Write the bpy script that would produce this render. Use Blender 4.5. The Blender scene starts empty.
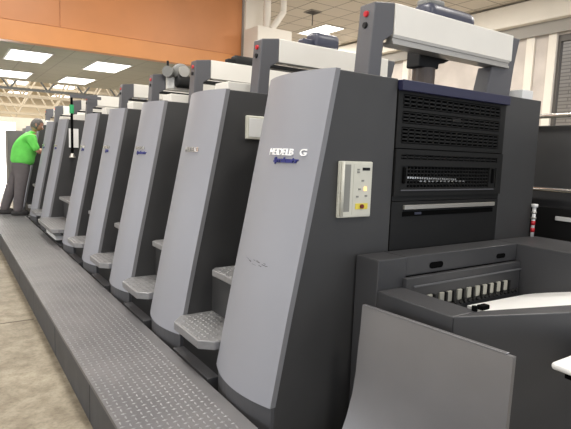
import bpy, bmesh, math, random
from mathutils import Vector, Matrix
R = math.radians
random.seed(4)
scene = bpy.context.scene
C = scene.collection

# ---------------------------------------------------------------- materials
def mat(name, col, rough=.5, metal=0.0, noise=0.0, nscale=6.0, bump=0.0, bscale=60.0,
        emit=None, es=0.0, col2=None, detail=4, coat=0.0, spec=None):
    m = bpy.data.materials.new(name); m.use_nodes = True
    nt = m.node_tree; b = nt.nodes['Principled BSDF']
    b.inputs['Base Color'].default_value = (*col, 1)
    b.inputs['Roughness'].default_value = rough
    b.inputs['Metallic'].default_value = metal
    if coat: b.inputs['Coat Weight'].default_value = coat
    if spec is not None: b.inputs['Specular IOR Level'].default_value = spec
    tc = nt.nodes.new('ShaderNodeTexCoord')
    if noise or col2:
        n = nt.nodes.new('ShaderNodeTexNoise'); n.inputs['Scale'].default_value = nscale
        n.inputs['Detail'].default_value = detail
        nt.links.new(tc.outputs['Object'], n.inputs['Vector'])
        r = nt.nodes.new('ShaderNodeValToRGB')
        r.color_ramp.elements[0].position = .35; r.color_ramp.elements[1].position = .65
        c2 = col2 or tuple(max(0, c*(1-noise)) for c in col)
        r.color_ramp.elements[0].color = (*c2, 1); r.color_ramp.elements[1].color = (*col, 1)
        nt.links.new(n.outputs['Fac'], r.inputs['Fac']); nt.links.new(r.outputs['Color'], b.inputs['Base Color'])
    if bump:
        n2 = nt.nodes.new('ShaderNodeTexNoise'); n2.inputs['Scale'].default_value = bscale
        nt.links.new(tc.outputs['Object'], n2.inputs['Vector'])
        bp = nt.nodes.new('ShaderNodeBump'); bp.inputs['Strength'].default_value = bump; bp.inputs['Distance'].default_value = .01
        nt.links.new(n2.outputs['Fac'], bp.inputs['Height']); nt.links.new(bp.outputs['Normal'], b.inputs['Normal'])
    if emit:
        b.inputs['Emission Color'].default_value = (*emit, 1); b.inputs['Emission Strength'].default_value = es
    return m

def brick_mat(name, c1, c2, mortar, scale, bw, bh, ms, rough=.8, axes='YZ'):
    m = bpy.data.materials.new(name); m.use_nodes = True
    nt = m.node_tree; b = nt.nodes['Principled BSDF']; b.inputs['Roughness'].default_value = rough
    tc = nt.nodes.new('ShaderNodeTexCoord'); sp = nt.nodes.new('ShaderNodeSeparateXYZ'); cb = nt.nodes.new('ShaderNodeCombineXYZ')
    nt.links.new(tc.outputs['Object'], sp.inputs[0])
    nt.links.new(sp.outputs[axes[0]], cb.inputs['X']); nt.links.new(sp.outputs[axes[1]], cb.inputs['Y'])
    br = nt.nodes.new('ShaderNodeTexBrick'); nt.links.new(cb.outputs[0], br.inputs['Vector'])
    br.inputs['Color1'].default_value = (*c1, 1); br.inputs['Color2'].default_value = (*c2, 1); br.inputs['Mortar'].default_value = (*mortar, 1)
    br.inputs['Scale'].default_value = scale; br.inputs['Brick Width'].default_value = bw; br.inputs['Row Height'].default_value = bh
    br.inputs['Mortar Size'].default_value = ms
    if axes == 'XY': br.offset = 0.0
    nt.links.new(br.outputs['Color'], b.inputs['Base Color'])
    return m

M = dict(
 cover=mat('cover_silver', (.292,.298,.328), .5, .15, noise=.03, nscale=3, bump=.02, bscale=400),
 edge=mat('cover_edge', (.21,.21,.22), .45, .1),
 dark=mat('charcoal_panel', (.051,.0505,.051), .48, .0, noise=.12, nscale=2.2, bump=.06, bscale=260),
 darker=mat('dark_panel', (.012,.012,.012), .5, spec=.25),
 lou=mat('grille_black', (.0135,.0135,.013), .5, spec=.2),
 black=mat('black_void', (.003,.003,.003), .9, spec=.05),
 plinth=mat('plinth_grey', (.075,.075,.08), .55),
 navy=mat('navy_strip', (.018,.019,.055), .4),
 motor=mat('motor_blue_grey', (.042,.046,.072), .38),
 post=mat('post_grey', (.10,.10,.108), .42),
 beam=mat('beam_cream', (.84,.81,.74), .42, noise=.05, nscale=3),
 alu=mat('aluminium', (.48,.46,.42), .35, .6),
 chrome=mat('chrome', (.75,.75,.73), .2, .9),
 cream=mat('cream_plastic', (.66,.65,.56), .45),
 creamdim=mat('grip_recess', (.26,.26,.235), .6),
 tab=mat('dull_cream_tab', (.42,.41,.35), .6),
 white=mat('white_plastic', (.82,.82,.8), .35),
 paper=mat('paper', (.85,.84,.82), .7),
 red=mat('red_button', (.55,.02,.03), .3),
 darkred=mat('dark_red_button', (.16,.01,.012), .4),
 yellow=mat('yellow_plate', (.8,.65,.08), .5),
 orangelamp=mat('orange_lamp', (.9,.4,.05), .4, emit=(1,.55,.2), es=2.0),
 tread=mat('deck_tread', (.19,.185,.19), .5, .3, noise=.3, nscale=2.5, col2=(.14,.138,.145)),
 step=mat('step_tread', (.29,.29,.295), .42, .4, noise=.15, nscale=20),
 skirt=mat('skirt_dark', (.052,.055,.062), .55, noise=.3, nscale=8),
 letter=mat('badge_silver', (.95,.95,.95), .4, .0),
 blue=mat('badge_blue', (.012,.018,.17), .4),
 guard=mat('guard_metal', (.24,.237,.245), .36, .6, noise=.05, nscale=5),
 console=mat('console_grey', (.049,.049,.052), .45, noise=.1, nscale=3, bump=.05, bscale=260),
 consoletop=mat('console_top_grey', (.135,.137,.145), .45, noise=.08, nscale=4),
 smoke=mat('smoked_cylinder', (.10,.075,.06), .3),
 wood=mat('orange_wood', (.66,.27,.10), .45, noise=.10, nscale=1.2),
 woodband=mat('orange_wood_band', (.74,.31,.10), .42, noise=.08, nscale=1.5),
 plaster=mat('white_plaster', (.84,.79,.70), .8, noise=.06, nscale=1.5),
 plaster2=mat('pinkish_plaster', (.64,.58,.53), .85, noise=.16, nscale=2.0),
 ledge=mat('grey_ledge', (.33,.31,.28), .7),
 winframe=mat('window_frame_dark', (.12,.11,.10), .6),
 glass=mat('window_glass', (.35,.34,.33), .12),
 roof=mat('beige_roof', (.62,.52,.37), .85),
 truss=mat('truss_paint', (.42,.36,.27), .7),
 trussgrey=mat('truss_grey', (.16,.16,.15), .6),
 light=mat('troffer_light', (.9,.9,.9), .5, emit=(1,.985,.94), es=3.2),
 sky=mat('skylight', (.9,.9,.9), .5, emit=(1,.98,.95), es=3.0),
 lframe=mat('troffer_frame', (.6,.58,.53), .5),
 green=mat('lime_shirt', (.18,.80,.13), .85, noise=.12, nscale=9),
 trouser=mat('grey_trousers', (.14,.125,.13), .85, noise=.15, nscale=8),
 skin=mat('skin', (.42,.22,.15), .6),
 hair=mat('grey_hair', (.16,.15,.14), .8, noise=.5, nscale=40),
 shoe=mat('dark_shoe', (.03,.027,.027), .6),
 sleeve=mat('green_tape', (.02,.35,.12), .5),
 farbox=mat('far_grey_steel', (.2,.2,.19), .6),
)
# concrete floor
fm = bpy.data.materials.new('concrete'); fm.use_nodes = True
nt = fm.node_tree; pb = nt.nodes['Principled BSDF']; pb.inputs['Roughness'].default_value = .55
tc = nt.nodes.new('ShaderNodeTexCoord'); acc = None
def ramp_noise(sc, a, b, ca, cb, det=8):
    n = nt.nodes.new('ShaderNodeTexNoise'); n.inputs['Scale'].default_value = sc; n.inputs['Detail'].default_value = det; n.inputs['Roughness'].default_value = .65
    nt.links.new(tc.outputs['Object'], n.inputs['Vector'])
    q = nt.nodes.new('ShaderNodeValToRGB'); q.color_ramp.elements[0].position = a; q.color_ramp.elements[1].position = b
    q.color_ramp.elements[0].color = (*ca,1); q.color_ramp.elements[1].color = (*cb,1); nt.links.new(n.outputs['Fac'], q.inputs['Fac']); return q
q1 = ramp_noise(1.7, .36, .66, (.26,.225,.165), (.42,.37,.28)); q2 = ramp_noise(9, .35, .6, (.62,.60,.56), (1,1,1)); q3 = ramp_noise(45, .3, .55, (.75,.74,.72), (1,1,1), 3)
def mul(a, b):
    m_ = nt.nodes.new('ShaderNodeMix'); m_.data_type = 'RGBA'; m_.blend_type = 'MULTIPLY'; m_.inputs[0].default_value = 1
    nt.links.new(a, m_.inputs[6]); nt.links.new(b, m_.inputs[7]); return m_.outputs[2]
nt.links.new(mul(mul(q1.outputs['Color'], q2.outputs['Color']), q3.outputs['Color']), pb.inputs['Base Color'])
M['floor'] = fm
# ceilings
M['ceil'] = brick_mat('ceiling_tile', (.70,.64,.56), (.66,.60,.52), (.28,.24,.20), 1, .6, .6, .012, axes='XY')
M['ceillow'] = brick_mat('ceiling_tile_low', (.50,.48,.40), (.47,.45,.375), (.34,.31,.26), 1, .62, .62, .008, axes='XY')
M['brick'] = brick_mat('outside_brick', (.66,.60,.52), (.60,.54,.46), (.38,.33,.28), 1, .5, .085, .012, axes='YZ')

# ---------------------------------------------------------------- helpers
def B(): return bmesh.new()
def add_box(bm, x0, x1, y0, y1, z0, z1):
    vs = [bm.verts.new(p) for p in ((x0,y0,z0),(x1,y0,z0),(x1,y1,z0),(x0,y1,z0),(x0,y0,z1),(x1,y0,z1),(x1,y1,z1),(x0,y1,z1))]
    for f in ((0,3,2,1),(4,5,6,7),(0,1,5,4),(1,2,6,5),(2,3,7,6),(3,0,4,7)): bm.faces.new([vs[i] for i in f])
    return bm
def add_prism(bm, pts, a0, a1, axis='y'):
    """pts: 2D outline (x,z) for axis y, (x,y) for axis z, (y,z) for axis x"""
    def p(q, a):
        return {'y': (q[0], a, q[1]), 'z': (q[0], q[1], a), 'x': (a, q[0], q[1])}[axis]
    A = [bm.verts.new(p(q, a0)) for q in pts]; D = [bm.verts.new(p(q, a1)) for q in pts]
    n = len(pts)
    bm.faces.new(A); bm.faces.new(D[::-1])
    for i in range(n): bm.faces.new((A[i], D[i], D[(i+1)%n], A[(i+1)%n]))
    return bm
def add_cyl(bm, p0, p1, r0, r1=None, n=20):
    r1 = r0 if r1 is None else r1
    p0 = Vector(p0); p1 = Vector(p1); d = (p1-p0).normalized()
    u = d.orthogonal().normalized(); v = d.cross(u)
    a = [bm.verts.new(p0 + (u*math.cos(t)+v*math.sin(t))*r0) for t in [2*math.pi*i/n for i in range(n)]]
    b = [bm.verts.new(p1 + (u*math.cos(t)+v*math.sin(t))*r1) for t in [2*math.pi*i/n for i in range(n)]]
    bm.faces.new(a[::-1]); bm.faces.new(b)
    for i in range(n): bm.faces.new((a[i], a[(i+1)%n], b[(i+1)%n], b[i]))
    return bm
def obj(name, bm, m, parent=None, bevel=0.0, smooth=False, seg=2, label=None):
    bmesh.ops.recalc_face_normals(bm, faces=bm.faces)
    me = bpy.data.meshes.new(name); bm.to_mesh(me); bm.free()
    me.materials.append(M[m] if isinstance(m, str) else m)
    o = bpy.data.objects.new(name, me); C.objects.link(o)
    if parent: o.parent = parent
    if smooth:
        for p in me.polygons: p.use_smooth = True
    if bevel:
        b = o.modifiers.new('bevel', 'BEVEL'); b.width = bevel; b.segments = seg; b.limit_method = 'ANGLE'; b.angle_limit = R(40)
    if label: o['label'] = label
    return o
def box(name, m, parent, x0, x1, y0, y1, z0, z1, bevel=0.0, **k):
    return obj(name, add_box(B(), x0, x1, y0, y1, z0, z1), m, parent, bevel, **k)
def thing(name, label, cat, loc=(0,0,0), group=None):
    o = bpy.data.objects.new(name, None); C.objects.link(o); o.location = loc; o.empty_display_size = .1
    o['label'] = label; o['category'] = cat
    if group: o['group'] = group
    return o
def tag(o, label, cat, group=None):
    o['label'] = label; o['category'] = cat
    if group: o['group'] = group
    return o
def struct(name, bm, m, label, cat='structure', parent=None, bevel=0):
    o = obj(name, bm, m, parent, bevel)
    if not parent:
        o['kind'] = 'structure'; o['label'] = label; o['category'] = cat
    return o

# ---------------------------------------------------------------- setting
struct('floor', add_box(B(), -6, 12, -3, 46, -.1, 0), 'floor', 'stained beige concrete workshop floor beside the walkway', 'floor')
struct('ceiling', add_box(B(), -6, 10.2, -3, 9.0, 4.7, 4.8), 'ceil', 'high suspended grid ceiling of beige tiles over the press', 'ceiling')
struct('ceiling', add_box(B(), 5.0, 10.2, 9.0, 14.3, 4.7, 4.8), 'ceil', 'grid ceiling of beige tiles right of the white column', 'ceiling')
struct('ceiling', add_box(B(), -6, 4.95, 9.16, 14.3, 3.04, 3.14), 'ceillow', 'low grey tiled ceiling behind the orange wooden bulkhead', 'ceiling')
struct('ceiling', add_box(B(), -6, 12, 14.3, 46, 5.3, 5.4), 'roof', 'beige factory roof beyond the low tiled ceiling', 'ceiling')
bm = B()
add_box(bm, -6, .56, 4.54, 4.555, 0, .0015); add_box(bm, -6, .56, 7.52, 7.535, 0, .0015); add_box(bm, .02, .035, -1, 12, 0, .0015)
struct('trim_20', bm, mat('floor_joint', (.12,.10,.075), .8), 'thin dark joints in the concrete floor', 'floor joints')
# orange bulkhead hanging from the high ceiling
bk = struct('wall_bulkhead', add_box(B(), -6, 4.9, 9.02, 9.16, 3.35, 4.7), 'wood', 'orange wooden bulkhead wall hanging from the ceiling', 'wall')
for x0, x1 in ((-6, 1.59), (1.6, 4.9)):
    box('wood_panel', 'wood', bk, x0, x1, 9.0, 9.02, 3.35, 4.7, .003)
box('lower_band', 'woodband', bk, -6, 4.9, 8.99, 9.16, 3.04, 3.345, .004)
# white column with pipes and duct box
struct('trim_1', add_box(B(), 4.93, 5.32, 8.9, 9.3, 0, 4.7), 'plaster', 'white column at the right end of the orange bulkhead', 'column')
struct('trim_2', add_box(B(), 4.90, 4.93, 8.96, 9.1, 0, 4.7), 'ledge', 'thin grey conduit strip running down beside the white column', 'trim')
db = thing('duct_box', 'cream boxed duct with two pipes rising from it beside the white column', 'duct', (0,0,0))
box('duct_body', 'plaster', db, 4.86, 5.62, 8.3, 8.8, 0, 3.80, .01)
bm = B(); add_cyl(bm, (5.17,8.5,3.8), (5.17,8.5,4.7), .07); obj('pipe', bm, 'plaster', db, smooth=False)
bm = B(); add_cyl(bm, (5.22,8.4,3.8), (5.47,8.4,4.15), .06); add_cyl(bm, (5.47,8.4,4.13), (5.47,8.4,4.7), .06); obj('pipe', bm, 'plaster', db)
# right wall with beam, ledge, pilasters, window
X = 10.0
bm = B()
add_box(bm, X, X+.2, 5.5, 14.5, 0, 5.3); add_box(bm, X, X+.2, 1.2, 5.5, 3.95, 4.7); add_box(bm, X, X+.2, 1.2, 5.5, 0, 1.1); add_box(bm, X, X+.2, -3, 1.2, 0, 4.7)
struct('wall_right', bm, 'plaster2', 'pinkish white plaster wall with pilasters behind the press', 'wall')
struct('trim_3', add_box(B(), X-.28, X, -3, 14.3, 4.22, 4.66), 'plaster', 'broad white beam along the top of the right wall', 'beam', bevel=.02)
struct('trim_4', add_box(B(), X-.12, X, -3, 14.3, 3.98, 4.22), 'ledge', 'grey stepped ledge below the white wall beam', 'ledge')
for i, (y0, y1) in enumerate(((7.0,7.12), (5.95,6.12), (5.5,5.66), (9.3,9.5))):
    struct('trim_%d' % (5+i), add_box(B(), X-.05, X, y0, y1, 0, 3.98), 'plaster',
           ['slim white pilaster above the middle of the louvred tower', 'pale pilaster left of the window on the right wall', 'white jamb pilaster at the edge of the window', 'far white pilaster on the right wall'][i], 'pilaster')
w = thing('window_1', 'dark framed window in the right wall with brickwork outside', 'window'); w['kind'] = 'structure'
bm = B(); add_box(bm, X+.02, X+.12, 5.45, 5.5, 1.1, 3.95); add_box(bm, X+.02, X+.12, 1.2, 5.45, 3.83, 3.95); add_box(bm, X+.02, X+.12, 1.2, 1.32, 1.1, 3.83); add_box(bm, X+.02, X+.12, 1.32, 5.45, 1.1, 1.2)
obj('window_frame', bm, 'winframe', w)
bm = B()
add_box(bm, X+.05, X+.09, 3.3, 3.36, 1.2, 3.83)
obj('glazing_bar', bm, 'winframe', w)
struct('wall_outside', add_box(B(), X+2.5, X+2.7, -3, 9, 0, 5), 'brick', 'taupe brick wall seen through the window', 'wall')
# unseen left wall with windows added for daylight; glowing door panel for far haze
bm = B(); add_box(bm, -6.2, -6, -3, 46, 0, .9); add_box(bm, -6.2, -6, -3, 46, 3.0, 4.7)
for y in (-3, 1, 5, 9, 13, 17, 21, 26.4, 31, 36, 41, 45.4): add_box(bm, -6.2, -6, y, y+.6, .9, 3.0)
struct('wall_left', bm, 'plaster', 'unseen white wall opposite the press, with tall windows added for daylight', 'wall')
struct('wall_back', add_box(B(), -6, 12, 45.8, 46, 0, 5.3), 'roof', 'far beige wall at the end of the workshop', 'wall')
bm = B()
add_box(bm, -6, 1.25, 22, 22.15, 0, 2.5); add_box(bm, 2.25, 3.3, 22, 22.15, 0, 2.5); add_box(bm, 1.25, 2.25, 22, 22.15, 2.3, 2.5)
struct('wall_partition', bm, 'plaster', 'low pale partition around the glowing doorway panel at the far left', 'wall')
d = struct('door_1', add_box(B(), 1.25, 2.25, 22.1, 22.14, 0, 2.3), mat('haze_glow', (.9,.9,.9), .5, emit=(1,.97,.98), es=2.2), 'glowing doorway panel standing in for bright haze at the far left', 'door')  # emissive panel stands in for the bright haze at the far left

# ceiling lights
def troffer(x, y, z, label, on=True, wdt=.6, ln=1.2, power=60, group='ceiling troffers'):
    t = thing('ceiling_light', label, 'ceiling light', (x, y, z), group)
    bm = B()
    for a in ((-wdt/2-.03, -wdt/2, -ln/2-.03, ln/2+.03), (wdt/2, wdt/2+.03, -ln/2-.03, ln/2+.03), (-wdt/2, wdt/2, -ln/2-.03, -ln/2), (-wdt/2, wdt/2, ln/2, ln/2+.03)):
        add_box(bm, a[0], a[1], a[2], a[3], -.02, 0)
    obj('frame', bm, 'lframe', t)
    box('diffuser', 'light', t, -wdt/2, wdt/2, -ln/2, ln/2, -.012, 0)
    ld = bpy.data.lights.new('tube_light', 'AREA'); ld.shape = 'RECTANGLE'; ld.size = wdt; ld.size_y = ln; ld.energy = power; ld.color = (1,.96,.9)
    lo = bpy.data.objects.new('tube_light', ld); C.objects.link(lo); lo.parent = t; lo.location = (0,0,-.03)
    return t
for x, y, lb in ((1.28,10.3,'leftmost bright troffer in the low ceiling'), (2.69,10.45,'nearest right troffer in the low ceiling below the bulkhead'),
                 (2.66,13.1,'small bright troffer further back in the low ceiling'), (1.33,13.1,'far left troffer in the low ceiling, cut by the photo edge')):
    troffer(x, y, 3.04, lb, wdt=.63, power=30, group='low ceiling lights')
troffer(8.25, 10.85, 4.7, 'bright troffer in the high ceiling above the second crossbeam', power=90, group='high ceiling lights')
troffer(9.0, 12.6, 4.7, 'half hidden troffer in the high ceiling left of the nearest grey post', power=90, group='high ceiling lights')
for x, y in ((-2,1.5),(-2,5.5),(1.2,-1.2),(1.2,2.6),(1.2,6.2),(4.6,1.0),(4.8,5.2),(7.6,2.6),(7.6,7)):  # unseen troffers added overhead for their light
    t = troffer(x, y, 4.7, 'unseen troffer added in the high ceiling to light the press', power=95 if x > 7 else 70, group='overhead lights')
v = thing('ceiling_vent', 'small dark square vent in the high grid ceiling', 'vent', (7.05, 9.6, 4.7))
box('vent_plate', 'ledge', v, -.15, .15, -.15, .15, -.02, 0)
bm = B()
for k in range(5): add_box(bm, -.12, .12, -.12+k*.052, -.10+k*.052, -.035, -.02)
obj('vent_slats', bm, 'winframe', v)
bm = B(); add_cyl(bm, (0,0,-.3), (0,0,-.03), .012); obj('sensor_rod', bm, 'winframe', v)

# roof trusses and skylights beyond the low ceiling
def truss(y, z0, z1, x0, x1, m, label, r=.035, n=8):
    t = thing('roof_truss', label, 'truss', (0, y, 0), 'roof trusses')
    box('bottom_chord', m, t, x0, x1, -r, r, z0-r, z0+r); box('top_chord', m, t, x0, x1, -r, r, z1-r, z1+r)
    bm = B(); dx = (x1-x0)/n
    for i in range(n):
        add_cyl(bm, (x0+i*dx,0,z0), (x0+(i+.5)*dx,0,z1), r*.7, n=6); add_cyl(bm, (x0+(i+.5)*dx,0,z1), (x0+(i+1)*dx,0,z0), r*.7, n=6)
    obj('web_bracing', bm, m, t)
truss(14.6, 2.86, 3.45, -3, 4.9, 'trussgrey', 'nearest grey roof truss below the edge of the low ceiling', .03, 9)
truss(20.0, 3.15, 4.3, 0, 8, 'truss', 'second roof truss, beige with diagonal bracing', .05, 7)
truss(25.5, 3.2, 4.5, 0, 10, 'truss', 'third roof truss, beige with diagonal bracing', .06, 7)
truss(32.0, 3.2, 4.7, 0, 12, 'truss', 'fourth roof truss, beige with diagonal bracing', .07, 7)
truss(40.0, 3.2, 4.9, 0, 12, 'truss', 'farthest beige roof truss in front of the end wall', .08, 6)
for i, (x, y) in enumerate(((1.2,16.4),(2.6,16.4),(2.0,22),(4.0,22),(2.6,28),(5,28),(3.2,35),(6,35),(4,42),(7,42))):
    tag(box('skylight', 'sky', None, x, x+1.2, y, y+2.2, 5.27, 5.3), 'bright skylight panel in the beige factory roof', 'skylight', 'roof skylights')
for k, z in enumerate((2.3, 3.4)):
    struct('trim_%d' % (9+k), add_box(B(), 0, 12, 45.4, 45.8, z, z+.25), 'truss', ['lower', 'upper'][k]+' horizontal girder on the far beige wall', 'girder')

# ---------------------------------------------------------------- walkway
PX0, PX1, PY0, PY1, PZ = .578, 1.104, .6, 10.6, .24
wk = thing('walkway_platform', 'long raised walkway of grey tread plate along the press', 'walkway', (0,0,0))
box('deck_plate', 'tread', wk, PX0, PX1, PY0, PY1, PZ-.02, PZ)
bm = B(); px = .036
nx = int((PX1-.03-PX0)/px)
for j in range(int((PY1-PY0)/px)):
    for i in range(nx):
        x = PX0+.02+i*px; y = PY0+.02+j*px
        if (i+j) % 2: hx, hy = .015, .006
        else: hx, hy = .006, .015
        vs = [bm.verts.new(q) for q in ((x-hx,y,PZ),(x,y-hy,PZ),(x+hx,y,PZ),(x,y+hy,PZ),(x,y,PZ+.0035))]
        for a in range(4): bm.faces.new((vs[a], vs[(a+1)%4], vs[4]))
obj('tread_pattern', bm, 'step', wk)
yy = PY0
k = 0
while yy < PY1-.01:
    y1 = min(PY1, yy+1.02)
    box('side_skirt', 'skirt', wk, PX0+.004, PX0+.03, yy+.005, y1-.005, 0.0, PZ-.021, .003); yy = y1
box('end_skirt', 'skirt', wk, PX0+.03, PX1, PY1-.03, PY1, 0, PZ-.021)

# ---------------------------------------------------------------- press units
H = 1.842; D = .55
PROF = [(.306,1.190),(.71,1.264),(1.14,1.350),(1.55,1.428),(1.842,1.480)]
def prof(z):
    if z <= PROF[0][0]: return PROF[0][1]
    for (a, x), (b, y) in zip(PROF, PROF[1:]):
        if z <= b: return x+(y-x)*(z-a)/(b-a)
    return PROF[-1][1]
def front(u, z):      # cover surface, u 0 near edge .. 1 far edge
    return prof(z) - .028 + .008*u - .057*4*u*(1-u)
def cover_mesh(z0=.315, z1=H, off=0, nu=18, nz=14):
    bm = B(); F = []; G = []
    for i in range(nu+1):
        u = i/nu; F.append([]); G.append([])
        for j in range(nz+1):
            z = z0 + (z1-z0)*j/nz
            x = front(u, z); y = -.004 + u*(D+.008)
            F[-1].append(bm.verts.new((x, y, z))); G[-1].append(bm.verts.new((max(x+.012, prof(z)-.0), y, z)))
    for i in range(nu):
        for j in range(nz):
            bm.faces.new((F[i][j], F[i+1][j], F[i+1][j+1], F[i][j+1])); bm.faces.new((G[i][j], G[i][j+1], G[i+1][j+1], G[i+1][j]))
        bm.faces.new((F[i][0], G[i][0], G[i+1][0], F[i+1][0])); bm.faces.new((F[i][nz], F[i+1][nz], G[i+1][nz], G[i][nz]))
    for j in range(nz):
        bm.faces.new((F[0][j], F[0][j+1], G[0][j+1], G[0][j])); bm.faces.new((F[nu][j], G[nu][j], G[nu][j+1], F[nu][j+1]))
    return bm
def text_on_cover(name, s, u0, u1, zc, h, m, parent, shear=0.0, bold=0.0):
    cu = bpy.data.curves.new(name, 'FONT'); cu.body = s; cu.size = 1; cu.extrude = .04; cu.shear = shear; cu.offset = bold
    to = bpy.data.objects.new(name, cu); C.objects.link(to)
    bpy.context.view_layer.update()
    me = bpy.data.meshes.new_from_object(to.evaluated_get(bpy.context.evaluated_depsgraph_get()))
    bpy.data.objects.remove(to)
    xs = [v.co.x for v in me.vertices]; ys = [v.co.y for v in me.vertices]; zs = [v.co.z for v in me.vertices]
    xa, xb = min(xs), max(xs); ya, yb = min(ys), max(ys); za, zb = min(zs), max(zs)
    for v in me.vertices:
        yl = u0 + (u1-u0)*(v.co.x-xa)/(xb-xa); z = zc + h*((v.co.y-ya)/(yb-ya)-.5)
        d = (v.co.z-za)/(zb-za)
        v.co = (front(yl/D, z) - .0005 - .006*d + .002*(1-d), yl, z)
    me.materials.append(M[m])
    o = bpy.data.objects.new(name, me); C.objects.link(o); o.parent = parent
    return o

POSTY0, POSTY1 = .095, .205
def portal(u, far_x=3.02, first=False):
    # near post
    obj('post', add_prism(B(), [(1.735,1.84),(1.82,1.84),(1.83,2.03),(1.895,2.07),(1.895,2.225),(1.76,2.205)], POSTY0, POSTY1), 'post', u, .006)
    xb = 1.765
    for k, (z, m, n) in enumerate(((2.155,'red','red_button'),(2.10,'darker','black_button'))):
        bm = B(); xs = 1.735+.025*(z-1.84)/.365
        add_cyl(bm, (xs+.012, .15, z), (xs-.010, .15, z), .018, .014, 16); obj(n, bm, m, u, smooth=False)
    obj('far_post', add_prism(B(), [(2.70,1.84),(2.945,1.84),(2.97,2.05),(3.01,2.22),(2.915,2.22),(2.905,2.055),(2.745,2.02)], POSTY0+.01, POSTY1), 'post', u, .006)
    box('crossbeam', 'beam', u, 1.895, 2.915, .09, .19, 2.068, 2.222, .004)
    if first:
        bm = B(); add_box(bm, 1.88, 2.88, .082, .12, 2.052, 2.067); add_box(bm, 1.88, 2.88, .088, .13, 2.036, 2.052); add_box(bm, 1.88, 2.88, .082, .17, 2.022, 2.036)
        obj('guide_rail', bm, 'alu', u)
    else:
        box('guide_rail', 'darker', u, 1.83, 2.74, .10, .17, 2.025, 2.050, .003)
        box('top_tray', 'beam', u, 1.62, 2.4, .30, .50, 1.845, 1.935, .006)

def press_unit(i, y):
    labels = ['nearest tall press unit with silver cover and cream control panel on its side',
      'second press unit from the right, small cream box on its dark side',
      'third press unit from the right, silver cover with badge',
      'fourth press unit from the right, silver cover below a white reflecting crossbeam',
      'fifth press unit from the right, just before the wide gap with hanging papers',
      'sixth press unit, just beyond the wide gap with the big white step',
      'seventh press unit, nearest to the man in the green shirt',
      'eighth press unit, mostly hidden behind the man in green',
      'far press unit beyond the man in the green shirt',
      'farthest grey press unit at the left end of the line']
    u = thing('press_unit', labels[i], 'printing press unit', (0, y, 0), 'press units in a row')
    XE = 1.85 if i == 0 else 3.05
    pts = [(prof(z)-.0, z) for z in [.315,.5,.71,.95,1.16,1.4,1.6,H-.004]]
    obj('side_cabinet', add_prism(B(), [(1.185,.0)]+pts+[(XE,H-.004),(XE,.0)], 0, D), 'dark', u, .004)
    # plinth with a curved front
    n = 10; out = [(front(t, .316)+.008, .003+(D-.006)*t) for t in [k/n for k in range(n+1)]]
    obj('plinth', add_prism(B(), out+[(1.20,D-.003),(1.20,.003)], 0, .318, 'z'), 'plinth', u, .002)
    cv = obj('front_cover', cover_mesh(), 'cover', u, 0, label='silver grey curved cover')
    for p in cv.data.polygons: p.use_smooth = True
    cv.data.set_sharp_from_angle(angle=R(35))
    cv.data.materials.append(M['edge'])
    for p in cv.data.polygons:
        if abs(p.normal.y) > .8: p.material_index = 1
    if i < 8:
        text_on_cover('badge_lettering', 'HEIDELB', .325, .14, 1.462, .031 if i < 2 else .026, 'letter' if i == 0 else 'chrome', cv, bold=.012)
        text_on_cover('badge_letter', 'G', .098, .062, 1.462, .031, 'letter', cv, bold=.012) if i in (0,) else None
        if i != 1: text_on_cover('model_script', 'Speedmaster', .275 if i < 3 else .22, .10 if i < 3 else .15, 1.421, .033, 'blue', cv, .3, .045)
    if i == 0:
        bm = B(); rr = random.Random(2)
        for k in range(16):
            t = k/15; yl = .37 - .20*t + rr.uniform(-.01,.01); z = .925 - .0*t + rr.uniform(-.012,.012); L = rr.uniform(.006,.03); hh = rr.uniform(.001,.003)
            q = [(front((yl-a)/D, z+b)-.0012, yl-a, z+b) for a, b in ((0,0),(L,-hh),(L,hh*.3),(0,hh))]
            bm.faces.new([bm.verts.new(p_) for p_ in q])
        obj('scuff_mark', bm, 'plinth', cv)
    portal(u, first=(i == 0))
    return u
YS = [1.79, 2.85, 3.91, 4.97, 6.03, 7.78, 8.85, 10.40, 11.45]
U = [press_unit(i, y) for i, y in enumerate(YS)]

# filler frames in the gaps and steps
def tread_slab(name, parent, poly, z, th=.05):
    o = obj(name, add_prism(B(), poly, z-th, z, 'z'), 'step', parent, .006)
    bm = B(); cx = sum(p[0] for p in poly)/len(poly); cy = sum(p[1] for p in poly)/len(poly)
    xs = [p[0] for p in poly]; ys = [p[1] for p in poly]
    def inside(x, y):
        c = False; n = len(poly)
        for i in range(n):
            (x1,y1),(x2,y2) = poly[i], poly[(i+1)%n]
            if (y1>y) != (y2>y) and x < (x2-x1)*(y-y1)/(y2-y1)+x1: c = not c
        return c
    x = min(xs)+.02; a = 0
    while x < max(xs):
        y = min(ys)+.02; b = 0
        while y < max(ys):
            if inside(x,y) and inside(x-.018,y) and inside(x+.018,y) and inside(x,y-.018) and inside(x,y+.018):
                hx, hy = ((.013,.006) if (a+b)%2 else (.006,.013))
                vs = [bm.verts.new(q) for q in ((x-hx,y,z),(x,y-hy,z),(x+hx,y,z),(x,y+hy,z),(x,y,z+.005))]
                for q in range(4): bm.faces.new((vs[q], vs[(q+1)%4], vs[4]))
            y += .036; b += 1
        x += .036; a += 1
    obj('tread_pattern', bm, 'step', o)
    return o
step_lab = ['nearest grey tread step between the two largest press units', 'second tread step, between second and third press units',
            'third tread step, between third and fourth press units', 'fourth tread step, between fourth and fifth press units',
            'large pale step in the wide gap with a white bar below it', 'small step between the sixth and seventh press units', 'step beside the shoes of the man in green']
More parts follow.
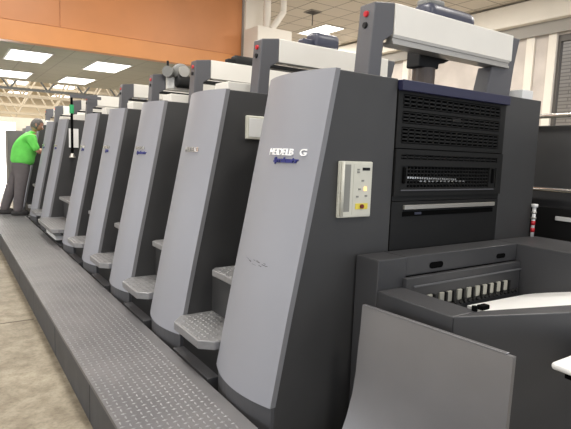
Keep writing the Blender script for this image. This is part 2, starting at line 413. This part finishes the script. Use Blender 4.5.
for i in range(7):
    y0 = YS[i]+D+.006; y1 = YS[i+1]-.006; g = y1-y0
    s = thing('machine_step', step_lab[i], 'step', (0, y0, 0), 'steps between press units')
    ya, yb = 0, g
    poly = [(1.09,.06),(1.09,g-.09),(1.17,g),(1.45,g),(1.45,0),(1.16,0)] if i != 4 else [(1.03,.06),(1.03,g-.12),(1.12,g),(1.50,g),(1.50,0),(1.11,0)]
    if i == 6: poly = [(1.13,.03),(1.13,.12),(1.17,.18),(1.45,.18),(1.45,0),(1.16,0)]
    tread_slab('lower_tread', s, poly, .44)
    box('step_base', 'plinth', s, 1.122, 1.45, .0, g, 0, .238)
    box('shaded_riser', 'darker', s, 1.19, 1.45, .004, g-.004, .2385, .39)  # near black, painting in the shade of the recess under the tread
    if i == 4:
        box('white_bar', 'white', s, 1.10, 1.19, .15, .85, .28, .33, .004)
    tread_slab('upper_tread', s, [(1.30,.04),(1.30,g-.16),(1.34,g-.12),(1.6,g-.12),(1.6,.0),(1.34,.0)], .75, .04)
    box('riser_panel', 'dark', s, 1.38, 1.6, 0.001, g-.001, .44, .71)
    box('back_panel', 'dark', s, 1.95, 3.0, 0.001, g-.001, 0, 1.80)

# cream boxes on the press sides
def control_panel():
    p = box('control_panel', 'cream', U[0], 1.492, 1.692, -.022, 0, 1.167, 1.430, .005)
    p['label'] = 'cream control panel with buttons and a grip recess'
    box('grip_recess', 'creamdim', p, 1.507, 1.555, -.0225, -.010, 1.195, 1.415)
    bm = B(); add_cyl(bm, (1.500,-.032,1.175), (1.500,-.032,1.425), .008, n=12); obj('grip_bar', bm, 'cream', p, smooth=True)
    box('face_plate', 'cream', p, 1.572, 1.684, -.0235, -.02, 1.178, 1.42, .001)
    box('display', 'darker', p, 1.625, 1.672, -.025, -.023, 1.388, 1.402)
    box('indicator_lamp', 'orangelamp', p, 1.640, 1.654, -.027, -.023, 1.293, 1.311)
    for x, z in ((1.60,1.392),(1.60,1.38),(1.612,1.30),(1.60,1.265),(1.655,1.268),(1.63,1.34)):
        box('push_button', 'creamdim', p, x-.007, x+.007, -.026, -.023, z-.004, z+.004)
    box('warning_plate', 'yellow', p, 1.590, 1.668, -.0255, -.023, 1.205, 1.233)
    bm = B(); add_cyl(bm, (1.628,-.024,1.219), (1.628,-.034,1.219), .010, n=16); obj('stop_button', bm, 'darkred', p, label='dark red stop button')
control_panel()
p = box('control_box', 'cream', U[1], 1.592, 1.80, -.03, 0, 1.54, 1.688, .006)
box('box_screen', 'white', p, 1.606, 1.785, -.033, -.03, 1.555, 1.672, .002)

# motors and hanging gear boxes on the crossbeams
def rounded_motor(name, parent, x0, x1, yc, zc, r, m='motor', ribs=True):
    bm = B(); n = 24; L = x1-x0
    rings = [(0,.55),(.02,.8),(.06,.97),(.12,1),(.86,1),(.94,.95),(.98,.8),(1,.5)]
    prev = None; first = None
    for t, k in rings:
        ring = []
        for a in range(n):
            th = 2*math.pi*a/n; c, s = math.cos(th), math.sin(th)
            e = (abs(c)**3+abs(s)**3)**(-1/3.)
            ring.append(bm.verts.new((x0+L*t, yc+r*k*c*e*.93, zc+r*k*s*e*.85)))
        if prev:
            for a in range(n): bm.faces.new((prev[a], prev[(a+1)%n], ring[(a+1)%n], ring[a]))
        else: bm.faces.new(ring[::-1])
        prev = ring
    bm.faces.new(prev)
    return obj(name, bm, m, parent, smooth=True)
mt = rounded_motor('drive_motor', U[0], 2.30, 2.72, .30, 2.27, .092)
box('motor_terminal_box', 'farbox', mt, 2.32, 2.46, .25, .35, 2.33, 2.375, .015)
box('motor_bracket', 'post', U[0], 2.25, 2.60, .18, .36, 2.13, 2.20, .01)
gb = obj('hanging_gearbox', add_prism(B(), [(2.215,2.07),(2.47,2.07),(2.47,2.03),(2.43,2.01),(2.38,2.00),(2.38,1.97),(2.215,1.965)], .20, .30), 'darker', U[0], .008)
bm = B(); add_cyl(bm, (2.31,.25,1.84), (2.31,.25,1.97), .065, n=24); obj('smoked_cylinder', bm, 'smoke', gb, smooth=False)
box('white_switch_box', 'white', U[0], 2.985, 3.10, .04, .16, 1.842, 1.905, .006)
mt = rounded_motor('drive_motor', U[1], 2.31, 2.54, .31, 2.30, .083)
box('coupling', 'motor', mt, 2.22, 2.315, .27, .35, 2.25, 2.31, .01)
box('motor_bracket', 'post', U[1], 2.28, 2.52, .18, .36, 2.15, 2.22, .01)
mt = rounded_motor('drive_motor', U[3], 1.97, 2.25, .02, 2.15, .07, 'darker')
bm = B(); bmesh.ops.create_icosphere(bm, subdivisions=3, radius=.085); bm.transform(Matrix.Translation((2.04,.06,2.255)) @ Matrix.Diagonal((1.15,.9,1,1))); obj('round_housing', bm, 'farbox', mt, smooth=True)
bm = B(); add_cyl(bm, (2.04,-.03,2.25), (2.04,.0,2.25), .055, n=24); obj('end_cap', bm, 'alu', mt)
bm = B(); add_cyl(bm, (1.88,.02,2.24), (1.93,.08,2.24), .055, n=20); obj('pulley_wheel', bm, 'farbox', mt)
bm = B(); add_cyl(bm, (1.90,.06,2.29), (1.90,.06,2.35), .012, n=10); obj('cap_bolt', bm, 'darker', mt)
mt = rounded_motor('drive_motor', U[2], 2.22, 2.50, .33, 2.28, .07, 'darker')
box('coupling', 'darker', mt, 2.16, 2.23, .29, .37, 2.24, 2.30, .01)
# ground-level white shiny reflector panel on the fourth beam
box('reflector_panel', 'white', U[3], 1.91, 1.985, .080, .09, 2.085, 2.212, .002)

# things in the wide gap: papers and hanging cable with green top
pp = tag(box('hanging_papers', 'paper', None, 1.47, 1.598, 7.755, 7.775, 1.44, 1.71), 'white sheets hung on the dark panel in the wide gap', 'papers')
pp.location = (0, 0, 0)
hc = thing('hanging_cable', 'black cable with green top hanging from a post in the wide gap', 'cable', (1.5, 7.66, 1.30))
bm = B(); add_cyl(bm, (0,0,.05), (.0,0,.86), .018, n=10); obj('cable', bm, 'black', hc)
bm = B(); add_cyl(bm, (0,0,.62), (0,0,.74), .03, n=12); obj('green_sleeve', bm, 'sleeve', hc)
bm = B(); add_cyl(bm, (0,0,0), (0,0,.06), .045, .02, n=14); obj('hook_foot', bm, 'alu', hc)
bm = B(); add_box(bm, -.02, .40, -.02, .02, .84, .88); obj('hanger_arm', bm, 'post', hc)
hc.location.y = 7.70
# small equipment heads above far units
for k, (x, y, z, m, lb) in enumerate(((1.80,9.25,2.0,'motor','small blue grey gearbox above the seventh press unit'),
                                   (1.80,10.2,1.95,'darker','dark gearbox above the eighth press unit'))):
    pass

# ---------------------------------------------------------------- louvred delivery tower
tw = thing('louvred_tower', 'black louvred tower with navy strip, right of the nearest unit', 'delivery tower', (0, 1.79, 0))
tx0, tx1 = 1.856, 2.755
box('tower_core', 'darker', tw, tx0, 3.13, .03, .55, 0, 1.835)
obj('right_cabinet', add_box(B(), 2.757, 3.13, 0, .03, 0, 1.842), 'dark', tw, .003)
box('navy_strip', 'navy', tw, tx0, tx1, -.03, .03, 1.782, 1.834, .004)
def grille(parent, name, x0, x1, z0, z1, rows, cols, bar=.007, y0=-.004, y1=.012):
    """bars around open slots; the slots show the dark core"""
    bm = B(); h = (z1-z0)
    rh = h/rows
    for r in range(rows+1): add_box(bm, x0, x1, y0, y1, z0+r*rh-bar*.6, z0+r*rh+bar*.6)
    cw = (x1-x0)/cols
    for c in range(cols+1): add_box(bm, x0+c*cw-bar*.5, x0+c*cw+bar*.5, y0, y1, z0, z1)
    return obj(name, bm, 'lou', parent)
def panel(name, z0, z1, holes, y0=-.004, y1=.014):
    bm = B(); xa, xb = tx0, tx1
    zs = z0
    for (hz0, hz1) in holes:
        add_box(bm, xa, xb, y0, y1, zs, hz0); add_box(bm, xa, 1.893, y0, y1, hz0, hz1); add_box(bm, 2.700, xb, y0, y1, hz0, hz1); zs = hz1
    add_box(bm, xa, xb, y0, y1, zs, z1)
    o = obj(name, bm, 'lou', tw)
    return o
box('grille_backing', 'black', tw, tx0, tx1, .02, .03, 1.26, 1.79)
pu = panel('upper_grille_panel', 1.503, 1.790, [(1.531,1.605),(1.630,1.683),(1.706,1.765)])
grille(pu, 'louvre_rows', 1.893, 2.700, 1.531, 1.605, 4, 17); grille(pu, 'louvre_rows', 1.893, 2.700, 1.630, 1.683, 3, 17); grille(pu, 'louvre_rows', 1.893, 2.700, 1.706, 1.765, 3, 17)
box('latch', 'lou', pu, 2.27, 2.34, -.01, -.003, 1.655, 1.675, .003)
pl = panel('lower_grille_panel', 1.262, 1.498, [(1.302,1.415),(1.445,1.474)], y0=-.010)
grille(pl, 'louvre_rows', 1.893, 2.700, 1.445, 1.474, 2, 16); 
g = grille(pl, 'louvre_rows', 1.95, 2.64, 1.302, 1.415, 6, 26, .005, y0=0, y1=.014)
for xa, xb in ((1.893,1.95),(2.64,2.70)): box('grille_side_plate', 'lou', pl, xa, xb, -.006, .014, 1.302, 1.415)
for x in (1.922, 2.668): obj('slot_handle', add_box(B(), x-.010, x+.010, -.016, -.006, 1.325, 1.41), 'black', pl, .008)
bm = B()
for k in range(22): 
    x = 1.955+k*.018; add_box(bm, x, x+.012, -.003, .0, 1.350-.0004*k, 1.360-.0004*k)
for k in range(12):
    x = 2.05+k*.032; add_box(bm, x, x+.016, -.003, .0, 1.333, 1.340)
obj('reflection_glints', bm, 'chrome', pl)  # chrome slivers stand in for light reflecting off wires in the slot
box('bottom_trim_bar', 'post', pl, 1.90, 2.68, -.016, -.009, 1.288, 1.294)
ld_ = box('lower_door', 'darker', tw, tx0, tx1, -.002, .03, .98, 1.232, .003)
box('seam_band', 'lou', tw, tx0, tx1, 0.002, .03, 1.235, 1.262)
box('steel_strip', 'alu', ld_, 1.935, 2.702, -.018, -.002, 1.192, 1.214, .002, label='bright steel strip')
box('dark_slot', 'black', ld_, 1.935, 2.702, -.006, -.001, 1.155, 1.180)
box('slot_catch', 'motor', ld_, 2.02, 2.07, -.010, -.003, 1.163, 1.175)

# ---------------------------------------------------------------- delivery console
co = thing('delivery_console', 'low charcoal delivery bin with thick walls in front of the tower', 'delivery bin', (0,0,0))
YB = 1.778
box('corner_block', 'console', co, 1.625, 1.812, 1.625, YB, 0, .983, .005)
box('side_wall', 'console', co, 1.625, 1.785, 1.205, 1.624, 0, .842, .005)
out = [(1.625,1.203),(1.785,1.203),(1.83,1.195),(2.738,.932),(2.738,.70),(1.66,1.185)]
out = [(1.625,1.203),(1.80,1.203),(2.738,.918),(3.15,.80),(3.15,.60)]
obj('front_wall', add_prism(B(), out, 0, .842, 'z'), 'console', co, .005)
obj('right_arm', add_prism(B(), [(2.742,1.625),(2.742,.925),(3.15,.81),(3.15,1.776),(2.742,1.776)], 0, .983, 'z'), 'console', co, .005)
# back rail with two oval slots
bm = B(); add_box(bm, 1.814, 2.740, 1.632, YB, .888, .983); rail = obj('back_rail', bm, 'console', co, .004)
def oval(x0, x1, z, h, y):
    bm = B(); r = h/2; pts = []
    for k in range(9): t = math.pi/2 + math.pi*k/8; pts.append((x0+r+r*math.cos(t), z+r*math.sin(t)))
    for k in range(9): t = -math.pi/2 + math.pi*k/8; pts.append((x1-r+r*math.cos(t), z+r*math.sin(t)))
    add_prism(bm, pts, y, y+.006); return bm
obj('handle_slot', oval(1.985, 2.085, .925, .032, 1.628), 'black', rail); obj('handle_slot', oval(2.545, 2.625, .925, .026, 1.628), 'black', rail)
bp = box('inner_back_panel', 'console', co, 1.79, 2.740, 1.600, 1.632, .45, .884, .003)
box('panel_seam_lip', 'consoletop', bp, 1.84, 2.74, 1.592, 1.600, .838, .845)
xs = [1.955,2.045,2.105,2.186,2.264,2.337,2.400,2.460,2.525,2.590]
for k, x in enumerate(xs):
    box('cream_tab', 'tab', bp, x-.017, x+.017, 1.588, 1.600, .735, .79, .002)
    bm = B(); add_box(bm, x+.022, x+.034, 1.580, 1.600, .74, .79)
    add_cyl(bm, (x+.03,1.575,.735), (x+.03,1.595,.735), .009, n=10); obj('gripper', bm, 'darker', bp)
bm = B()
for k in range(16): add_cyl(bm, (2.15+k*.036,1.585,.718), (2.165+k*.036,1.585,.730), .008, n=8)
obj('gripper_chain', bm, 'darker', bp)
box('bin_floor', 'darker', co, 1.785, 2.742, 1.21, 1.6, .02, .30)
for x, y in ((1.80,1.225),(1.85,1.215)):
    pass
kb = B(); add_cyl(kb, (1.775,1.215,.842), (1.775,1.215,.862), .012, n=12); obj('locking_knob', kb, 'black', co)
kb = B(); add_box(kb, 1.80, 1.85, 1.195, 1.225, .842, .862); obj('locking_knob', kb, 'black', co, .004)
box('label_groove', 'consoletop', co, 2.12, 2.42, .985, 1.0, .842, .8435)

# paper pile in the bin
bm = B(); N = 10; top = []; bot = []
for a in range(N+1):
    top.append([]); bot.append([])
    for b in range(N+1):
        u = a/N; v_ = b/N
        x = 2.235 + .500*u; yb = 1.575 - .02*u; yf = 1.16 - .18*u; y = yb + (yf-yb)*v_
        z = .70 + .115*u*min(1, v_*1.5)**.9
        top[-1].append(bm.verts.new((x, y, z))); bot[-1].append(bm.verts.new((x, y, .305)))
for a in range(N):
    for b in range(N):
        bm.faces.new((top[a][b], top[a+1][b], top[a+1][b+1], top[a][b+1])); bm.faces.new((bot[a][b], bot[a][b+1], bot[a+1][b+1], bot[a+1][b]))
    for q in (0, N): bm.faces.new((top[a][q], top[a+1][q], bot[a+1][q], bot[a][q])); bm.faces.new((top[q][a], top[q][a+1], bot[q][a+1], bot[q][a]))
tag(obj('paper_pile', bm, 'paper', None), 'pile of white printed sheets lying in the delivery bin', 'paper pile')

# curved metal side guard in front of the bin
gd = thing('side_guard', 'large curved satin grey metal guard plate leaning on the delivery bin', 'guard plate', (0,0,0))
gp = [(.0,.80),(-.004,.70),(-.012,.60),(-.018,.50),(-.032,.40),(-.060,.30),(-.10,.20),(-.15,.10),(-.20,.02)]
bm = B(); rows = []
n = 12
for side in (0, 1):
    rows.append([])
    for i in range(n+1):
        t = i/n; y = 1.585 + (.905-1.585)*t; xt = 1.500 + .058*t
        k = 1-.75*t
        rows[-1].append([bm.verts.new((xt + dx*k + side*.018, y, z)) for dx, z in gp])
for i in range(n):
    for j in range(len(gp)-1):
        for s in (0,1):
            r = rows[s]; bm.faces.new((r[i][j], r[i+1][j], r[i+1][j+1], r[i][j+1]))
    for j in (0, len(gp)-1): bm.faces.new((rows[0][i][j], rows[0][i+1][j], rows[1][i+1][j], rows[1][i][j]))
for i in (0, n):
    for j in range(len(gp)-1): bm.faces.new((rows[0][i][j], rows[0][i][j+1], rows[1][i][j+1], rows[1][i][j]))
g1 = obj('guard_plate', bm, 'guard', gd, .003, smooth=False)
for p in g1.data.polygons: p.use_smooth = True
g1.data.set_sharp_from_angle(angle=R(35))
g1.modifiers.clear()
obj('top_lip', add_prism(B(), [(1.500,1.585),(1.520,1.585),(1.576,.93),(1.558,.93)], .80, .806, 'z'), 'guard', gd, .002)
box('mounting_frame', 'darker', gd, 1.585, 1.622, 1.21, 1.57, .05, .74)
for y in (1.50, 1.28):
    box('standoff', 'darker', gd, 1.535, 1.60, y, y+.04, .66, .70)

# white side tray at the right edge of the picture
tr = thing('feed_board', 'white rounded board corner sticking out before the bin front', 'board', (0,0,0))
obj('board_top', add_box(B(), 1.765, 2.35, .52, .885, .722, .75), 'white', tr, .012, seg=4)
box('board_bracket', 'black', tr, 1.82, 2.30, .56, .86, .685, .722, .004)
box('bracket_arm', 'black', tr, 2.15, 2.25, .80, .965, .60, .685, .004)

# striped marker rod on the arm
rd = thing('marker_rod', 'slim rod with red and white tape standing beside the tower', 'rod', (3.105, 1.755, .983))
bm = B(); add_cyl(bm, (0,0,0), (0,0,.19), .011, n=14); obj('rod', bm, 'white', rd, smooth=True)
for z in (.03, .075): 
    bm = B(); add_cyl(bm, (0,0,z), (0,0,z+.028), .0125, n=14); obj('red_band', bm, 'red', rd, smooth=True)
for z in (.115, .15):
    bm = B(); add_cyl(bm, (0,0,z), (0,0,z+.012), .016, n=14); obj('collar', bm, 'alu', rd, smooth=True)
bm = B(); add_cyl(bm, (0,0,.19), (0,0,.21), .02, n=14); obj('cap', bm, 'white', rd, smooth=True)

# far-side machine cabinet with two handrails
fc = thing('operator_cabinet', 'dark grey cabinet behind the right end of the press', 'cabinet', (0,0,0))
box('cabinet_body', 'dark', fc, 3.62, 4.3, .3, 2.6, 0, 1.725, .006)
box('cabinet_base', 'darker', fc, 3.58, 3.62, .3, 2.6, 0, 1.14, .004)
box('white_label_strip', 'white', fc, 3.565, 3.58, .8, 1.86, 1.055, 1.085, .004)
for z, lb in ((1.787,'upper bright steel handrail behind the tower'), (1.269,'lower bright steel handrail behind the tower')):
    h = thing('handrail', lb, 'handrail', (3.55, 0, z), 'handrails on the grey cabinet')
    bm = B(); add_cyl(bm, (0,.35,0), (0,2.5,0), .016, n=14); obj('rail_tube', bm, 'chrome', h, smooth=True)
    for y in (.45, 2.4):
        if z > 1.5:
            bm = B(); add_cyl(bm, (0,y,0), (.10,y,-.01), .01, n=10); add_cyl(bm, (.10,y,-.061), (.10,y,-.0), .01, n=10)
        else:
            bm = B(); add_cyl(bm, (0,y,0), (.0695,y,0), .01, n=10)
        obj('rail_bracket', bm, 'chrome', h)

# distant grey cabinets at the left end of the line
for k, (x0, x1, y, h, lb) in enumerate(((1.75,2.3,14.9,1.9,'far grey steel cabinet behind the man in green'), (1.45,1.85,16.2,1.85,'farthest grey cabinet near the glowing doorway panel'))):
    c = thing('steel_cabinet', lb, 'cabinet', (0, y, 0))
    box('cabinet_body', 'farbox', c, x0, x1, 0, .6, 0, h, .01)
    box('cabinet_door', 'farbox', c, x0+.03, x1-.03, -.015, 0, .1, h-.06, .004)

# ---------------------------------------------------------------- person
def skin_chain(name, verts, edges, m, parent, sub=2, root=0):
    me = bpy.data.meshes.new(name); me.from_pydata([v[:3] for v in verts], edges, [])
    o = bpy.data.objects.new(name, me); C.objects.link(o); o.parent = parent
    me.materials.append(M[m])
    sk = o.modifiers.new('skin', 'SKIN'); sk.use_smooth_shade = True
    if not me.skin_vertices: me.skin_vertices.new()
    for i, v in enumerate(verts):
        r = v[3]; me.skin_vertices[0].data[i].radius = r if isinstance(r, tuple) else (r, r)
        me.skin_vertices[0].data[i].use_root = (i == root)
    ss = o.modifiers.new('sub', 'SUBSURF'); ss.levels = sub; ss.render_levels = sub
    return o
pe = thing('person', 'man in lime green shirt and grey trousers leaning over the press', 'person', (.90, 9.82, .245))
# local coords: +x towards the press, y along the press, z up from the deck
# body (skin) : pelvis, spine, neck, head, arms, hands, legs
bv = [(.22,.05,.88,.09), (.26,.05,1.05,.085), (.33,.05,1.28,.10), (.38,.05,1.40,.055), (.42,.04,1.47,.055),
      (.33,-.15,1.32,.055),(.42,-.19,1.10,.042),(.60,-.13,1.08,.033),(.67,-.11,1.09,.030),
      (.33,.25,1.32,.055),(.44,.30,1.12,.042),(.62,.24,1.12,.033),(.69,.21,1.13,.030),
      (.20,-.02,.80,.06),(.13,-.10,.46,.062),(.10,-.11,.10,.045),
      (.18,.12,.80,.06),(.02,.14,.46,.062),(-.09,.12,.10,.045)]
be = [(0,1),(1,2),(2,3),(3,4),(2,5),(5,6),(6,7),(7,8),(2,9),(9,10),(10,11),(11,12),(0,13),(13,14),(14,15),(0,16),(16,17),(17,18)]
body = skin_chain('body', bv, be, 'skin', pe)
# head shape with face, child mesh
def ico(name, c, r, m, parent, sx=1, sy=1, sz=1, sub=3, rot=None):
    bm = B(); bmesh.ops.create_icosphere(bm, subdivisions=sub, radius=r)
    mtx = Matrix.Translation(c) @ (rot.to_matrix().to_4x4() if rot else Matrix.Identity(4)) @ Matrix.Diagonal((sx,sy,sz,1))
    bm.transform(mtx); return obj(name, bm, m, parent, smooth=True)
from mathutils import Euler
rot = Euler((0, R(28), R(-12)))
hc_ = (.445,.03,1.565)
hd = ico('head', hc_, .098, 'skin', pe, 1.0, .80, 1.18, rot=rot)
def hp(x, y, z): return tuple(Vector(hc_) + rot.to_matrix() @ Vector((x,y,z)))
ico('nose', hp(.102,0,-.012), .017, 'skin', hd, 1.1, .8, 1.2, 2)
for s in (-1, 1):
    ico('eye', hp(.086,s*.032,.012), .011, 'white', hd, sub=2); ico('ear', hp(-.005,s*.079,-.005), .028, 'skin', hd, .7,.35,1.1, 2)
ico('mouth', hp(.088,0,-.052), .018, 'red' if False else 'skin', hd, .4, 1.2, .35, 2)
# hair cap
bm = B(); bmesh.ops.create_icosphere(bm, subdivisions=4, radius=.103)
bmesh.ops.delete(bm, geom=[v for v in bm.verts if (v.co.x > .045 and v.co.z < .055) or v.co.z < -.065], context='VERTS')
bm.transform(Matrix.Translation(hc_) @ rot.to_matrix().to_4x4() @ Matrix.Diagonal((1.0,.82,1.16,1)))
hr = obj('hair', bm, 'hair', hd, smooth=True); sm = hr.modifiers.new('s','SOLIDIFY'); sm.thickness = .012
# shirt
sv = [(.19,.05,.84,(.20,.21)), (.205,.05,.98,(.195,.205)), (.25,.05,1.18,(.20,.225)), (.31,.05,1.33,(.165,.21)), (.365,.05,1.405,(.075,.085)),
      (.32,-.14,1.33,.085),(.375,-.18,1.19,.068),(.42,-.19,1.11,.062),
      (.32,.24,1.33,.085),(.39,.28,1.19,.068),(.44,.30,1.12,.062)]
se = [(0,1),(1,2),(2,3),(3,4),(3,5),(5,6),(6,7),(3,8),(8,9),(9,10)]
skin_chain('shirt', sv, se, 'green', pe, root=0)
ico('shirt_collar', (.372,.05,1.425), .07, 'green', pe, 1,1,.5)
tv = [(.19,.05,1.0,(.165,.18)),(.18,.05,.86,(.175,.19)),
      (.18,-.05,.72,.125),(.14,-.10,.46,.098),(.10,-.11,.12,.08),(.09,-.11,.045,.078),
      (.15,.15,.72,.125),(.03,.14,.46,.098),(-.08,.12,.12,.08),(-.09,.12,.045,.078)]
te = [(0,1),(1,2),(2,3),(3,4),(4,5),(1,6),(6,7),(7,8),(8,9)]
skin_chain('trousers', tv, te, 'trouser', pe, root=0)
for (x, y) in ((.13,-.11), (-.05,.12)):
    bm = B(); bmesh.ops.create_icosphere(bm, subdivisions=3, radius=1)
    for v_ in bm.verts:
        if v_.co.z < -.45: v_.co.z = -.45
    bm.transform(Matrix.Translation((x,y,.0355)) @ Matrix.Diagonal((.145,.052,.075,1)))
    obj('shoe', bm, 'shoe', pe, smooth=True)
# hands: palm and five fingers
for base, s in (((.69,-.105,1.09), 1), ((.71,.205,1.13), -1)):
    h = obj('hand', add_box(B(), base[0]-.03, base[0]+.045, base[1]-.038, base[1]+.038, base[2]-.014, base[2]+.014), 'skin', pe, .012, seg=3)
    for k, ln in enumerate((.062,.075,.07,.052)):
        y = base[1]+(k-1.5)*.02
        fv = [(base[0]+.03,y,base[2],.009),(base[0]+.045+ln*.5,y,base[2]-.004,.0085),(base[0]+.045+ln*.8,y,base[2]-.02,.008),(base[0]+.045+ln,y,base[2]-.04,.007)]
        skin_chain('finger', fv, [(0,1),(1,2),(2,3)], 'skin', h, 1)
    fv = [(base[0]-.01,base[1]+s*.03,base[2],.011),(base[0]+.02,base[1]+s*.058,base[2]-.008,.010),(base[0]+.045,base[1]+s*.068,base[2]-.02,.008)]
    skin_chain('thumb', fv, [(0,1),(1,2)], 'skin', h, 1)

# ---------------------------------------------------------------- daylight and camera
def area(name, loc, rot, sx, sy, e, col=(1,1,1)):
    l = bpy.data.lights.new(name, 'AREA'); l.shape = 'RECTANGLE'; l.size = sx; l.size_y = sy; l.energy = e; l.color = col
    o = bpy.data.objects.new(name, l); C.objects.link(o); o.location = loc; o.rotation_euler = rot
    return o
area('added_left_daylight', (-5.9, 6, 1.95), (0, R(-90), 0), 2.1, 16, 190, (.93,.96,1))  # lamp added for daylight from unseen windows on the left
area('doorway_panel_glow', (1.75, 21.9, 1.2), (R(-90), 0, 0), .9, 2.1, 70, (1,.97,.97))  # lamp for the glow of the haze panel
area('skylight_daylight', (3, 30, 5.2), (0, 0, 0), 10, 28, 2200, (1,.96,.88))
wd = bpy.data.worlds.new('World'); scene.world = wd; wd.use_nodes = True
bg = wd.node_tree.nodes['Background']; bg.inputs['Color'].default_value = (.86,.91,1,1); bg.inputs['Strength'].default_value = .9

cam = bpy.data.cameras.new('camera'); cam.sensor_fit = 'HORIZONTAL'; cam.sensor_width = 36; cam.lens = 502.165/571*36; cam.clip_end = 200; cam.clip_start = .02
co_ = bpy.data.objects.new('camera', cam); C.objects.link(co_)
y_, p_, r_ = R(34.107), R(6.807), R(-2.055)
F = Vector((math.sin(y_)*math.cos(p_), math.cos(y_)*math.cos(p_), -math.sin(p_))); Rt = Vector((math.cos(y_), -math.sin(y_), 0)); Dn = F.cross(Rt)
R2 = Rt*math.cos(r_)+Dn*math.sin(r_); D2 = -Rt*math.sin(r_)+Dn*math.cos(r_)
mw = Matrix((( R2.x, -D2.x, -F.x, 0), (R2.y, -D2.y, -F.y, 0), (R2.z, -D2.z, -F.z, 1.45), (0,0,0,1)))
co_.matrix_world = mw
scene.camera = co_
scene.view_settings.view_transform = 'Standard'; scene.view_settings.look = 'None'; scene.view_settings.gamma = 1
scene.view_settings.use_curve_mapping = False; scene.view_settings.exposure = .18
